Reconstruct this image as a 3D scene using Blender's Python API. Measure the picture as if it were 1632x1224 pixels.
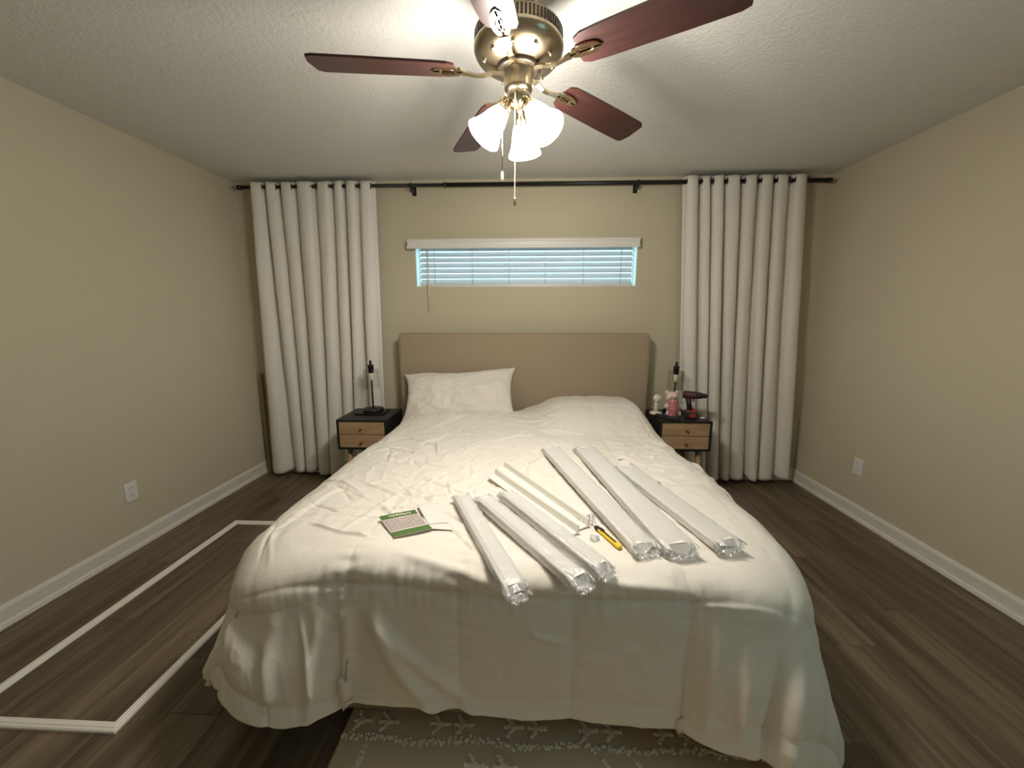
import bpy, bmesh, math, random
import numpy as np
from mathutils import Vector, Matrix
from mathutils.bvhtree import BVHTree

random.seed(7)
rng = np.random.RandomState(11)
for o in list(bpy.data.objects):
    bpy.data.objects.remove(o, do_unlink=True)
SC = bpy.context.scene
COL = SC.collection
R = math.radians
PI = math.pi

# ------------------------------------------------------------------ camera
F_PX = 613.56
CAM_H = 1.3836
PITCH, YAW, ROLL = 0.1738, 0.0424, -0.0003
fw = Vector((-math.sin(YAW) * math.cos(PITCH), math.cos(YAW) * math.cos(PITCH), -math.sin(PITCH)))
rt = Vector((math.cos(YAW), math.sin(YAW), 0))
up = rt.cross(fw)
cam_d = bpy.data.cameras.new('camera')
cam_d.sensor_width = 36.0
cam_d.lens = F_PX / 1632 * 36.0
cam_d.clip_start = 0.02
cam = bpy.data.objects.new('camera', cam_d)
COL.objects.link(cam)
M = Matrix((rt, up, -fw)).transposed().to_4x4()
M.translation = Vector((0, 0, CAM_H))
cam.matrix_world = M
SC.camera = cam

# ------------------------------------------------------------------ world, exposure
world = bpy.data.worlds.new('daylight')
SC.world = world
world.use_nodes = True
bg = world.node_tree.nodes['Background']
bg.inputs[0].default_value = (0.44, 0.80, 0.95, 1)
bg.inputs[1].default_value = 1.8
SC.view_settings.view_transform = 'Standard'
SC.view_settings.look = 'None'
SC.view_settings.exposure = 0.8
SC.view_settings.gamma = 1.0
SC.view_settings.use_curve_mapping = False

# room measures (metres): camera stands at x=0, y=0
D = 3.2315
XL, XR = -2.368, 2.283
H = 2.44
YB = -1.35
LAMP_WARM = (1.0, 0.93, 0.82)

# ------------------------------------------------------------------ materials
MATS = {}
def mat(name, col=(0.8, 0.8, 0.8), rough=0.5, metal=0.0, spec=0.5, build=None, **kw):
    if name in MATS:
        return MATS[name]
    m = bpy.data.materials.new(name)
    m.use_nodes = True
    nt = m.node_tree
    b = nt.nodes['Principled BSDF']
    b.inputs['Base Color'].default_value = (*col, 1)
    b.inputs['Roughness'].default_value = rough
    b.inputs['Metallic'].default_value = metal
    b.inputs['Specular IOR Level'].default_value = spec
    for k, v in kw.items():
        b.inputs[k.replace('_', ' ')].default_value = v
    if build:
        build(nt, b)
    MATS[name] = m
    return m

def srgb(r, g, b):
    f = lambda c: c / 255 / 12.92 if c / 255 <= .04045 else ((c / 255 + .055) / 1.055) ** 2.4
    return (f(r), f(g), f(b))

def nd(nt, typ, **kw):
    n = nt.nodes.new(typ)
    for k, v in kw.items():
        setattr(n, k, v)
    return n

def coords(nt, scale=(1, 1, 1), kind='Object', rot=(0, 0, 0)):
    tc = nd(nt, 'ShaderNodeTexCoord')
    mp = nd(nt, 'ShaderNodeMapping')
    mp.inputs['Scale'].default_value = scale
    mp.inputs['Rotation'].default_value = rot
    nt.links.new(tc.outputs[kind], mp.inputs[0])
    return mp.outputs[0]

def noise(nt, vec, scale, detail=2, rough=.5, dist=0):
    n = nd(nt, 'ShaderNodeTexNoise')
    n.inputs['Scale'].default_value = scale
    n.inputs['Detail'].default_value = detail
    n.inputs['Roughness'].default_value = rough
    n.inputs['Distortion'].default_value = dist
    nt.links.new(vec, n.inputs['Vector'])
    return n.outputs['Fac']

def bump(nt, b, h, strength=.3, dist=.01):
    n = nd(nt, 'ShaderNodeBump')
    n.inputs['Strength'].default_value = strength
    n.inputs['Distance'].default_value = dist
    nt.links.new(h, n.inputs['Height'])
    nt.links.new(n.outputs[0], b.inputs['Normal'])

def ramp(nt, fac, stops):
    n = nd(nt, 'ShaderNodeValToRGB')
    e = n.color_ramp.elements
    e[0].position, e[0].color = stops[0][0], (*stops[0][1], 1)
    e[1].position, e[1].color = stops[-1][0], (*stops[-1][1], 1)
    for p, c in stops[1:-1]:
        x = e.new(p)
        x.color = (*c, 1)
    nt.links.new(fac, n.inputs[0])
    return n.outputs[0]

def b_wall(nt, b):
    v = coords(nt, kind='Object')
    bump(nt, b, noise(nt, v, 130, 3, .6), .12, .004)
def b_ceil(nt, b):
    v = coords(nt)
    n1 = noise(nt, v, 55, 4, .65)
    r = ramp(nt, n1, [(.42, (0, 0, 0)), (.62, (1, 1, 1))])
    bump(nt, b, r, .35, .006)
def b_fabric(scale=900, s=.15):
    def f(nt, b):
        v = coords(nt)
        bump(nt, b, noise(nt, v, scale, 2), s, .001)
    return f
def b_curtain(nt, b):
    v = coords(nt, (1, 1, .25))
    bump(nt, b, noise(nt, v, 500, 3, .7), .25, .002)
    v2 = coords(nt, (1, 1, .15))
    c = ramp(nt, noise(nt, v2, 420, 2), [(.3, srgb(222, 217, 209)), (.7, srgb(238, 234, 227))])
    nt.links.new(c, b.inputs['Base Color'])
def b_duvet(nt, b):
    v = coords(nt)
    bump(nt, b, noise(nt, v, 34, 3, .5, .4), .12, .010)
def b_floor(nt, b):
    oi = nd(nt, 'ShaderNodeObjectInfo')
    tc = nd(nt, 'ShaderNodeTexCoord')
    mul = nd(nt, 'ShaderNodeMath', operation='MULTIPLY')
    mul.inputs[1].default_value = 37.0
    nt.links.new(oi.outputs['Random'], mul.inputs[0])
    comb = nd(nt, 'ShaderNodeCombineXYZ')
    nt.links.new(mul.outputs[0], comb.inputs[0]); nt.links.new(mul.outputs[0], comb.inputs[1])
    add = nd(nt, 'ShaderNodeVectorMath', operation='ADD')
    nt.links.new(tc.outputs['Object'], add.inputs[0]); nt.links.new(comb.outputs[0], add.inputs[1])
    mp = nd(nt, 'ShaderNodeMapping'); mp.inputs['Scale'].default_value = (9, .55, 1)
    nt.links.new(add.outputs[0], mp.inputs[0])
    n1 = noise(nt, mp.outputs[0], 1.6, 4, .6, 1.2)
    mp2 = nd(nt, 'ShaderNodeMapping'); mp2.inputs['Scale'].default_value = (60, 2, 1)
    nt.links.new(add.outputs[0], mp2.inputs[0])
    n2 = noise(nt, mp2.outputs[0], 3, 3, .6)
    mix = nd(nt, 'ShaderNodeMath', operation='MULTIPLY_ADD')
    mix.inputs[1].default_value = .3
    nt.links.new(n2, mix.inputs[0]); nt.links.new(n1, mix.inputs[2])
    m3 = nd(nt, 'ShaderNodeMath', operation='MULTIPLY_ADD')
    m3.inputs[1].default_value = .14
    nt.links.new(oi.outputs['Random'], m3.inputs[0]); nt.links.new(mix.outputs[0], m3.inputs[2])
    c = ramp(nt, m3.outputs[0], [(.42, srgb(60, 49, 38)), (.68, srgb(96, 82, 66)), (.95, srgb(128, 112, 92))])
    nt.links.new(c, b.inputs['Base Color'])
    bump(nt, b, n2, .08, .002)
def b_wood(c1, c2, sc=(2, 40, 40)):
    def f(nt, b):
        v = coords(nt, sc)
        c = ramp(nt, noise(nt, v, 2.0, 4, .6, .6), [(.3, c1), (.7, c2)])
        nt.links.new(c, b.inputs['Base Color'])
    return f
def b_brushed(nt, b):
    v = coords(nt, (1, 1, 30))
    bump(nt, b, noise(nt, v, 60, 2), .05, .001)

WALL = mat('wall_paint', srgb(201, 193, 168), .85, spec=.25, build=b_wall)
CEIL = mat('ceiling_texture', srgb(222, 221, 216), .9, spec=.2, build=b_ceil)
TRIM = mat('trim_paint', srgb(225, 221, 212), .35)
FLOOR = mat('floor_planks', (.1, .08, .06), .42, spec=.4, build=b_floor)
SUBFL = mat('floor_underlay', srgb(24, 18, 13), .9)
CURT = mat('curtain_fabric', srgb(214, 209, 201), .95, spec=.1, build=b_curtain)
BLACK = mat('black_metal', srgb(22, 20, 19), .45)
HEAD = mat('taupe_upholstery', srgb(163, 147, 125), .9, spec=.15, build=b_fabric(700, .2))
DUV = mat('white_duvet_cotton', srgb(226, 220, 209), .8, spec=.2, build=b_duvet)
PILL = mat('white_pillow_cotton', srgb(226, 220, 210), .8, spec=.2, build=b_duvet)
MATT = mat('mattress_fabric', srgb(220, 216, 208), .9)
NSBLK = mat('black_lacquer', srgb(26, 25, 25), .5)
NSWOOD = mat('light_oak', srgb(170, 140, 105), .5, build=b_wood(srgb(158, 128, 95), srgb(186, 156, 120), (3, 30, 30)))
LEGWOOD = mat('leg_oak', srgb(176, 140, 98), .5, build=b_wood(srgb(160, 125, 85), srgb(186, 150, 110), (30, 30, 3)))
BRASS = mat('brass', srgb(190, 150, 80), .3, 1.0)
PEWTER = mat('brushed_pewter', srgb(172, 158, 134), .28, 1.0, build=b_brushed)
PEWDK = mat('dark_pewter', srgb(70, 62, 52), .4, .8)
POL = mat('polished_pewter', srgb(215, 200, 170), .18, 1.0)
BLADE = mat('cherry_blade', srgb(82, 34, 30), .35, build=b_wood(srgb(44, 24, 22), srgb(68, 37, 33), (1.5, 30, 30)))
def b_slat(nt, b):
    out = nt.nodes['Material Output']; mx = nd(nt, 'ShaderNodeMixShader'); tr = nd(nt, 'ShaderNodeBsdfTranslucent')
    tr.inputs[0].default_value = (.8, .82, .84, 1); mx.inputs[0].default_value = .16
    nt.links.new(b.outputs[0], mx.inputs[1]); nt.links.new(tr.outputs[0], mx.inputs[2]); nt.links.new(mx.outputs[0], out.inputs[0])
SLAT = mat('blind_slat', srgb(222, 224, 226), .5, build=b_slat)
PVC = mat('white_vinyl', srgb(228, 226, 220), .4)
CORD = mat('cord_white', srgb(225, 225, 225), .7)
WANDM = mat('wand_beige', srgb(226, 212, 182), .4)
MOLD = mat('white_primed_moulding', srgb(232, 228, 218), .45)
GLASSM = None
def mk_glass(name, tint, fac, rough=.05):
    m = bpy.data.materials.new(name); m.use_nodes = True
    nt = m.node_tree; nt.nodes.clear()
    out = nd(nt, 'ShaderNodeOutputMaterial'); mx = nd(nt, 'ShaderNodeMixShader')
    tr = nd(nt, 'ShaderNodeBsdfTransparent'); gl = nd(nt, 'ShaderNodeBsdfGlossy')
    tr.inputs[0].default_value = (*tint, 1); gl.inputs['Roughness'].default_value = rough
    fr = nd(nt, 'ShaderNodeLayerWeight'); fr.inputs[0].default_value = fac
    ml = nd(nt, 'ShaderNodeMath', operation='MULTIPLY'); ml.inputs[1].default_value = .3
    nt.links.new(fr.outputs['Fresnel'], ml.inputs[0]); nt.links.new(ml.outputs[0], mx.inputs[0])
    nt.links.new(tr.outputs[0], mx.inputs[1]); nt.links.new(gl.outputs[0], mx.inputs[2])
    nt.links.new(mx.outputs[0], out.inputs[0])
    return m
PANE = mk_glass('window_glass', (.97, 1, 1), .2)
LGLASS = mk_glass('lamp_glass', (.93, .93, .92), .35)
def mk_wrap():
    m = bpy.data.materials.new('plastic_film'); m.use_nodes = True
    nt = m.node_tree; nt.nodes.clear()
    out = nd(nt, 'ShaderNodeOutputMaterial'); mx = nd(nt, 'ShaderNodeMixShader'); mx2 = nd(nt, 'ShaderNodeMixShader')
    tr = nd(nt, 'ShaderNodeBsdfTransparent'); gl = nd(nt, 'ShaderNodeBsdfGlossy'); df = nd(nt, 'ShaderNodeBsdfDiffuse')
    tr.inputs[0].default_value = (.97, .97, .97, 1); gl.inputs['Roughness'].default_value = .16
    df.inputs[0].default_value = (.85, .85, .84, 1)
    mx.inputs[0].default_value = .16; mx2.inputs[0].default_value = .30
    v = coords(nt)
    n = noise(nt, v, 90, 3, .6, .5)
    bp = nd(nt, 'ShaderNodeBump'); bp.inputs['Strength'].default_value = .55; bp.inputs['Distance'].default_value = .006
    nt.links.new(n, bp.inputs['Height']); nt.links.new(bp.outputs[0], gl.inputs['Normal'])
    nt.links.new(tr.outputs[0], mx.inputs[1]); nt.links.new(gl.outputs[0], mx.inputs[2])
    nt.links.new(mx.outputs[0], mx2.inputs[1]); nt.links.new(df.outputs[0], mx2.inputs[2])
    nt.links.new(mx2.outputs[0], out.inputs[0])
    return m
FILM = mk_wrap()
def mk_emit(name, col, s):
    m = bpy.data.materials.new(name); m.use_nodes = True
    nt = m.node_tree; nt.nodes.clear()
    out = nd(nt, 'ShaderNodeOutputMaterial'); e = nd(nt, 'ShaderNodeEmission')
    e.inputs[0].default_value = (*col, 1); e.inputs[1].default_value = s
    nt.links.new(e.outputs[0], out.inputs[0])
    return m
SHADE = mk_emit('lit_opal_glass', (1, .935, .84), 60.0)

# ------------------------------------------------------------------ helpers
def link(name, me, m, parent=None, loc=None, smooth=False):
    if m and not me.materials:
        me.materials.append(m)
    if smooth:
        me.polygons.foreach_set('use_smooth', [True] * len(me.polygons))
    o = bpy.data.objects.new(name, me)
    COL.objects.link(o)
    if parent:
        o.parent = parent
    if loc is not None:
        o.location = loc
    return o
def pyd(name, v, f, m, parent=None, loc=None, smooth=False):
    me = bpy.data.meshes.new(name)
    me.from_pydata([tuple(map(float, p)) for p in v], [], [tuple(map(int, q)) for q in f])
    me.update()
    return link(name, me, m, parent, loc, smooth)
def bmo(name, bm, m, parent=None, loc=None, smooth=False):
    bmesh.ops.recalc_face_normals(bm, faces=bm.faces)
    me = bpy.data.meshes.new(name)
    bm.to_mesh(me); bm.free()
    return link(name, me, m, parent, loc, smooth)
def tag(o, label, cat, group=None, kind=None):
    if label: o['label'] = label
    if cat: o['category'] = cat
    if group: o['group'] = group
    if kind: o['kind'] = kind
    return o
def struct(o):
    o['kind'] = 'structure'
    return o
def empty(name, loc, rz=0, label=None, cat=None, group=None):
    o = bpy.data.objects.new(name, None)
    o.empty_display_size = .05
    COL.objects.link(o)
    o.location = loc
    o.rotation_euler = (0, 0, rz)
    return tag(o, label, cat, group)
def bm_box(bm, lo, hi, mtx=None):
    r = bmesh.ops.create_cube(bm, size=1)
    c = [(lo[i] + hi[i]) / 2 for i in range(3)]
    s = [abs(hi[i] - lo[i]) for i in range(3)]
    for v in r['verts']:
        v.co = Vector((v.co.x * s[0] + c[0], v.co.y * s[1] + c[1], v.co.z * s[2] + c[2]))
        if mtx: v.co = mtx @ v.co
    return r['verts']
def box(name, lo, hi, m, parent=None, bev=0, seg=1, loc=None, mtx=None, smooth=False):
    bm = bmesh.new()
    bm_box(bm, lo, hi)
    if bev:
        bmesh.ops.bevel(bm, geom=list(bm.edges), offset=bev, segments=seg, profile=.5, affect='EDGES')
    if mtx: bm.transform(mtx)
    return bmo(name, bm, m, parent, loc, smooth)
def lathe_vf(prof, seg=32, cap0=True, cap1=True):
    v, f = [], []
    for r, z in prof:
        for k in range(seg):
            a = 2 * PI * k / seg
            v.append((r * math.cos(a), r * math.sin(a), z))
    for i in range(len(prof) - 1):
        for k in range(seg):
            a, b = i * seg + k, i * seg + (k + 1) % seg
            f.append((a, b, b + seg, a + seg))
    if cap0: f.append(tuple(range(seg - 1, -1, -1)))
    if cap1: f.append(tuple((len(prof) - 1) * seg + k for k in range(seg)))
    return v, f
def lathe(name, prof, m, parent=None, seg=32, mtx=None, loc=None, cap0=True, cap1=True, smooth=True):
    v, f = lathe_vf(prof, seg, cap0, cap1)
    if mtx: v = [mtx @ Vector(p) for p in v]
    o = pyd(name, v, f, m, parent, loc, smooth)
    fix_normals(o.data)
    return o
def fix_normals(me):
    bm = bmesh.new(); bm.from_mesh(me)
    bmesh.ops.recalc_face_normals(bm, faces=bm.faces)
    bm.to_mesh(me); bm.free()
def tube(name, path, rad, m, parent=None, seg=10, loc=None, smooth=True):
    path = [Vector(p) for p in path]
    n = len(path)
    rads = rad if isinstance(rad, (list, tuple)) else [rad] * n
    v, f = [], []
    t0 = (path[1] - path[0]).normalized()
    ref = Vector((0, 0, 1)) if abs(t0.z) < .9 else Vector((1, 0, 0))
    nrm = t0.cross(ref).normalized()
    for i, p in enumerate(path):
        t = (path[min(i + 1, n - 1)] - path[max(i - 1, 0)]).normalized()
        nrm = (nrm - t * nrm.dot(t)).normalized()
        bn = t.cross(nrm)
        for k in range(seg):
            a = 2 * PI * k / seg
            v.append(p + (nrm * math.cos(a) + bn * math.sin(a)) * rads[i])
    for i in range(n - 1):
        for k in range(seg):
            a, b = i * seg + k, i * seg + (k + 1) % seg
            f.append((a, b, b + seg, a + seg))
    f.append(tuple(range(seg - 1, -1, -1)))
    f.append(tuple((n - 1) * seg + k for k in range(seg)))
    o = pyd(name, v, f, m, parent, loc, smooth)
    fix_normals(o.data)
    return o
def extrude_profile(name, prof, p0, p1, xdir, m, parent=None, m0=0.0, m1=0.0, loc=None, smooth=False):
    """prof: (a, z) pairs; a goes along xdir, swept p0 -> p1; m0/m1 mitre slope at either end."""
    p0, p1, xd = Vector(p0), Vector(p1), Vector(xdir)
    d = (p1 - p0).normalized()
    v, f = [], []
    n = len(prof)
    for p, s in ((p0, m0), (p1, m1)):
        for a, z in prof:
            v.append(p + xd * a + Vector((0, 0, z)) + d * (a * s))
    for i in range(n):
        j = (i + 1) % n
        f.append((i, j, n + j, n + i))
    f.append(tuple(range(n - 1, -1, -1))); f.append(tuple(range(n, 2 * n)))
    o = pyd(name, v, f, m, parent, loc, smooth)
    fix_normals(o.data)
    return o
def grid_faces(nu, nv):
    i = np.arange(nu - 1)[:, None] * nv + np.arange(nv - 1)[None, :]
    return np.stack([i, i + nv, i + nv + 1, i + 1], -1).reshape(-1, 4)
def grid_obj(name, P, m, parent=None, smooth=True, loc=None):
    nu, nv = P.shape[:2]
    me = bpy.data.meshes.new(name)
    fa = grid_faces(nu, nv)
    me.vertices.add(nu * nv); me.vertices.foreach_set('co', P.reshape(-1).astype(np.float32))
    me.loops.add(fa.size); me.loops.foreach_set('vertex_index', fa.reshape(-1).astype(np.int32))
    me.polygons.add(len(fa)); me.polygons.foreach_set('loop_start', np.arange(0, fa.size, 4, dtype=np.int32))
    me.update(calc_edges=True); me.validate()
    return link(name, me, m, parent, loc, smooth)

# numpy gradient noise
_perm = rng.permutation(512)
_grad = rng.uniform(0, 2 * PI, 512)
def pnoise(x, y):
    xi, yi = np.floor(x).astype(int), np.floor(y).astype(int)
    xf, yf = x - xi, y - yi
    u, v = xf ** 3 * (xf * (xf * 6 - 15) + 10), yf ** 3 * (yf * (yf * 6 - 15) + 10)
    def g(ix, iy, dx, dy):
        a = _grad[_perm[(_perm[ix % 512] + iy) % 512]]
        return np.cos(a) * dx + np.sin(a) * dy
    n00 = g(xi, yi, xf, yf); n10 = g(xi + 1, yi, xf - 1, yf)
    n01 = g(xi, yi + 1, xf, yf - 1); n11 = g(xi + 1, yi + 1, xf - 1, yf - 1)
    return (n00 * (1 - u) + n10 * u) * (1 - v) + (n01 * (1 - u) + n11 * u) * v

# ================================================================== THE ROOM
# floor of planks
floor = struct(box('floor', (XL - .1, YB - .1, -.06), (XR + .1, D + .1, -.006), SUBFL))
PW, PL = .184, 1.22
plank_me = {}
def plank_mesh(w, l):
    k = (round(w, 3), round(l, 3))
    if k not in plank_me:
        bm = bmesh.new()
        bm_box(bm, (0, 0, -.006), (w - .0008, l - .0008, 0))
        top = [e for e in bm.edges if all(abs(v.co.z) < 1e-6 for v in e.verts)]
        bmesh.ops.bevel(bm, geom=top, offset=.0012, segments=1, affect='EDGES')
        bmesh.ops.recalc_face_normals(bm, faces=bm.faces)
        me = bpy.data.meshes.new('plank'); bm.to_mesh(me); bm.free()
        plank_me[k] = me
    return plank_me[k]
x = XL
ci = 0
while x < XR - .01:
    w = min(PW, XR - x)
    y = YB - [0, .41, .82, .2, .61, 1.0][ci % 6] 
    while y < D:
        y0, y1 = max(y, YB), min(y + PL, D)
        if y1 - y0 > .01:
            link('plank', plank_mesh(w, y1 - y0), FLOOR, floor, (x, y0, 0))
        y += PL
    x += PW; ci += 1

# ceiling, walls
struct(box('ceiling', (XL - .1, YB - .1, H), (XR + .1, D + .15, H + .08), CEIL))
struct(box('wall_left', (XL - .1, YB, 0), (XL, D, H), WALL))
RW = (-.55, .45, 1.25, 2.12)                # unseen opening added in the right wall to let daylight in
bm = bmesh.new()
for lo, hi in (((XR, YB, 0), (XR + .1, RW[0], H)), ((XR, RW[1], 0), (XR + .1, D, H)), ((XR, RW[0], 0), (XR + .1, RW[1], RW[2])), ((XR, RW[0], RW[3]), (XR + .1, RW[1], H))):
    bm_box(bm, lo, hi)
bmesh.ops.remove_doubles(bm, verts=bm.verts, dist=1e-5)
struct(bmo('wall_right', bm, WALL))
def wall_with_hole(name, y0, y1, x0, x1, z0, z1):
    bm = bmesh.new()
    for lo, hi in (((XL - .1, y0, 0), (x0, y1, H)), ((x1, y0, 0), (XR + .1, y1, H)),
                   ((x0, y0, 0), (x1, y1, z0)), ((x0, y0, z1), (x1, y1, H))):
        bm_box(bm, lo, hi)
    bmesh.ops.remove_doubles(bm, verts=bm.verts, dist=1e-5)
    return struct(bmo(name, bm, WALL))
WX0, WX1, WZ0, WZ1 = -.926, .862, 1.622, 1.975
wall_with_hole('wall_back', D, D + .14, WX0, WX1, WZ0, WZ1)
struct(box('wall_front', (XL - .1, YB - .12, 0), (XR + .1, YB, H), WALL))

# baseboards with a shoe moulding
BP = [(0, 0), (.026, 0), (.026, .008), (.022, .022), (.014, .026), (.014, .082), (.010, .092), (.006, .1), (0, .1)]
struct(extrude_profile('baseboard_left', BP, (XL, YB, 0), (XL, D, 0), (1, 0, 0), TRIM))
struct(extrude_profile('baseboard_right', BP, (XR, YB, 0), (XR, D, 0), (-1, 0, 0), TRIM))
struct(extrude_profile('baseboard_back', BP, (XL, D, 0), (XR, D, 0), (0, -1, 0), TRIM))

# windows
def window(name, y, x0, x1, z0, z1, mull, t=.035):
    w = struct(bpy.data.objects.new(name, None)); COL.objects.link(w); w.location = ((x0 + x1) / 2, y, z0)
    hw, hh = (x1 - x0) / 2, z1 - z0
    for nm, lo, hi in (('frame_side', (-hw, -.02, 0), (-hw + t, .02, hh)), ('frame_side', (hw - t, -.02, 0), (hw, .02, hh)),
                       ('frame_sill', (-hw + t, -.02, 0), (hw - t, .02, t)), ('frame_head', (-hw + t, -.02, hh - t), (hw - t, .02, hh))):
        box(nm, lo, hi, PVC, w, .003)
    if mull:
        box('frame_mullion', (-.018, -.02, t), (.018, .02, hh - t), PVC, w, .003)
        box('pane', (-hw + t, -.003, t), (-.018, .003, hh - t), PANE, w)
        box('pane', (.018, -.003, t), (hw - t, .003, hh - t), PANE, w)
    else:
        box('pane', (-hw + t, -.003, t), (hw - t, .003, hh - t), PANE, w)
    return w
w1 = window('window_1', D + .11, WX0, WX1, WZ0, WZ1, False, .012)
hw_, hh_ = (WX1 - WX0) / 2, WZ1 - WZ0
for nm, lo, hi in (('reveal_board', (-hw_, -.108, 0), (-hw_ + .005, -.02, hh_)), ('reveal_board', (hw_ - .005, -.108, 0), (hw_, -.02, hh_)),
                   ('sill_board', (-hw_ + .005, -.108, 0), (hw_ - .005, -.02, .005)), ('head_board', (-hw_ + .005, -.108, hh_ - .005), (hw_ - .005, -.02, hh_))):
    box(nm, lo, hi, TRIM, w1)
w2 = window('added_window', 0, -(RW[1] - RW[0]) / 2, (RW[1] - RW[0]) / 2, RW[2], RW[3], True)  # added window, out of view, as a daylight source
w2.location = (XR + .07, (RW[0] + RW[1]) / 2, RW[2]); w2.rotation_euler = (0, 0, -PI / 2)

# ================================================================== WINDOW BLIND
bl = empty('window_blind', ((WX0 + WX1) / 2, D, WZ0), 0, 'white horizontal slat blind with valance in the narrow window above the headboard', 'blind')
hw = (WX1 - WX0) / 2
v = [(-.075, .292), (-.066, .296), (-.066, .306), (-.07, .316), (-.07, .338), (-.064, .352), (-.066, .36), (-.06, .367), (-.002, .367), (-.002, .36), (-.05, .36), (-.056, .292)]
extrude_profile('valance', [(-a, z) for a, z in v], (-hw - .045, 0, 0), (hw + .0, 0, 0), (0, -1, 0), PVC, bl)
for sx in (-hw - .045, hw - .006):
    extrude_profile('valance_end', [(.002, .294), (.07, .294), (.066, .305), (.07, .318), (.07, .338), (.063, .352), (.062, .366), (.002, .366)], (sx, 0, 0), (sx + .006, 0, 0), (0, -1, 0), PVC, bl)
sl_me = None
NS = 8
bm = bmesh.new()
pts = []
for i in range(7):
    a = -1 + 2 * i / 6
    pts.append((a * .0245, .0028 * (1 - a * a)))
tilt = R(52)
vs = []
for xx in (-hw + .028, hw - .028):
    for (a, c) in pts:
        vs.append(bm.verts.new((xx, a * math.cos(tilt) + c * math.sin(tilt), a * math.sin(tilt) - c * math.cos(tilt))))
    for (a, c) in reversed(pts):
        c2 = c + .0024
        vs.append(bm.verts.new((xx, a * math.cos(tilt) + c2 * math.sin(tilt), a * math.sin(tilt) - c2 * math.cos(tilt))))
n2 = 14
for i in range(n2):
    j = (i + 1) % n2
    bm.faces.new((vs[i], vs[j], vs[n2 + j], vs[n2 + i]))
bm.faces.new(vs[:n2]); bm.faces.new(vs[n2:])
bmesh.ops.recalc_face_normals(bm, faces=bm.faces)
sl_me = bpy.data.meshes.new('slat'); bm.to_mesh(sl_me); bm.free()
for i in range(7):
    link('slat', sl_me, SLAT, bl, (0, .045, .047 + .0432 * i))
box('bottom_rail', (-hw + .028, .022, .006), (hw - .028, .068, .026), PVC, bl, .003)
for xx in (-.74, -.43, -.13, .165, .47, .77):
    tube('ladder_cord', [(xx, .018, .02), (xx, .022, .34)], .0028, SLAT, bl, 6)
tube('lift_cord', [(-.776, -.012, .3), (-.776, -.012, .12)], .0022, CORD, bl, 6)
w_ = tube('tilt_wand', [(-.792, -.014, .30), (-.790, -.016, .05), (-.788, -.018, -.19)], .0058, WANDM, bl, 6)
lathe('wand_tip', [(.002, -.012), (.0065, -.008), (.0065, .006), (.003, .01)], WANDM, w_, 8, loc=(-.788, -.018, -.19))

# ================================================================== CURTAIN ROD AND CURTAINS
YR = D - .095
ZR = 2.372
rod = empty('curtain_rod', (-.035, YR, ZR), 0, 'long black metal curtain rod running just below the ceiling', 'curtain rod')
tube('rod_tube', [(-2.22, 0, .004), (-.6, 0, .002)], .0125, BLACK, rod, 14)
tube('rod_tube', [(-.62, 0, .002), (2.22, 0, -.004)], .0155, BLACK, rod, 14)
lathe('joint_collar', [(.0165, -.012), (.019, -.008), (.019, .008), (.0165, .012)], BLACK, rod, 16, Matrix.Translation((-.61, 0, .002)) @ Matrix.Rotation(PI / 2, 4, 'Y'))
for sx in (-1, 1):
    lathe('finial', [(.013, 0), (.018, .003), (.018, .03), (.015, .034), (.004, .036)], BLACK, rod, 16, Matrix.Translation((sx * 2.215, 0, -sx * .004)) @ Matrix.Rotation(sx * PI / 2, 4, 'Y'))
for bx in (-.875, .85):
    b_ = lathe('bracket', [(.0185, -.01), (.0185, .01)], BLACK, rod, 16, Matrix.Translation((bx, 0, 0)) @ Matrix.Rotation(PI / 2, 4, 'Y'))
    box('bracket_arm', (bx - .008, 0, -.034), (bx + .008, .093, -.012), BLACK, b_, .002)
    box('bracket_screw', (bx - .006, -.006, -.036), (bx + .006, .006, -.014), BLACK, b_, .002)
    box('bracket_plate', (bx - .016, .088, -.05), (bx + .016, .0945, .02), BLACK, b_, .002)

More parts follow.
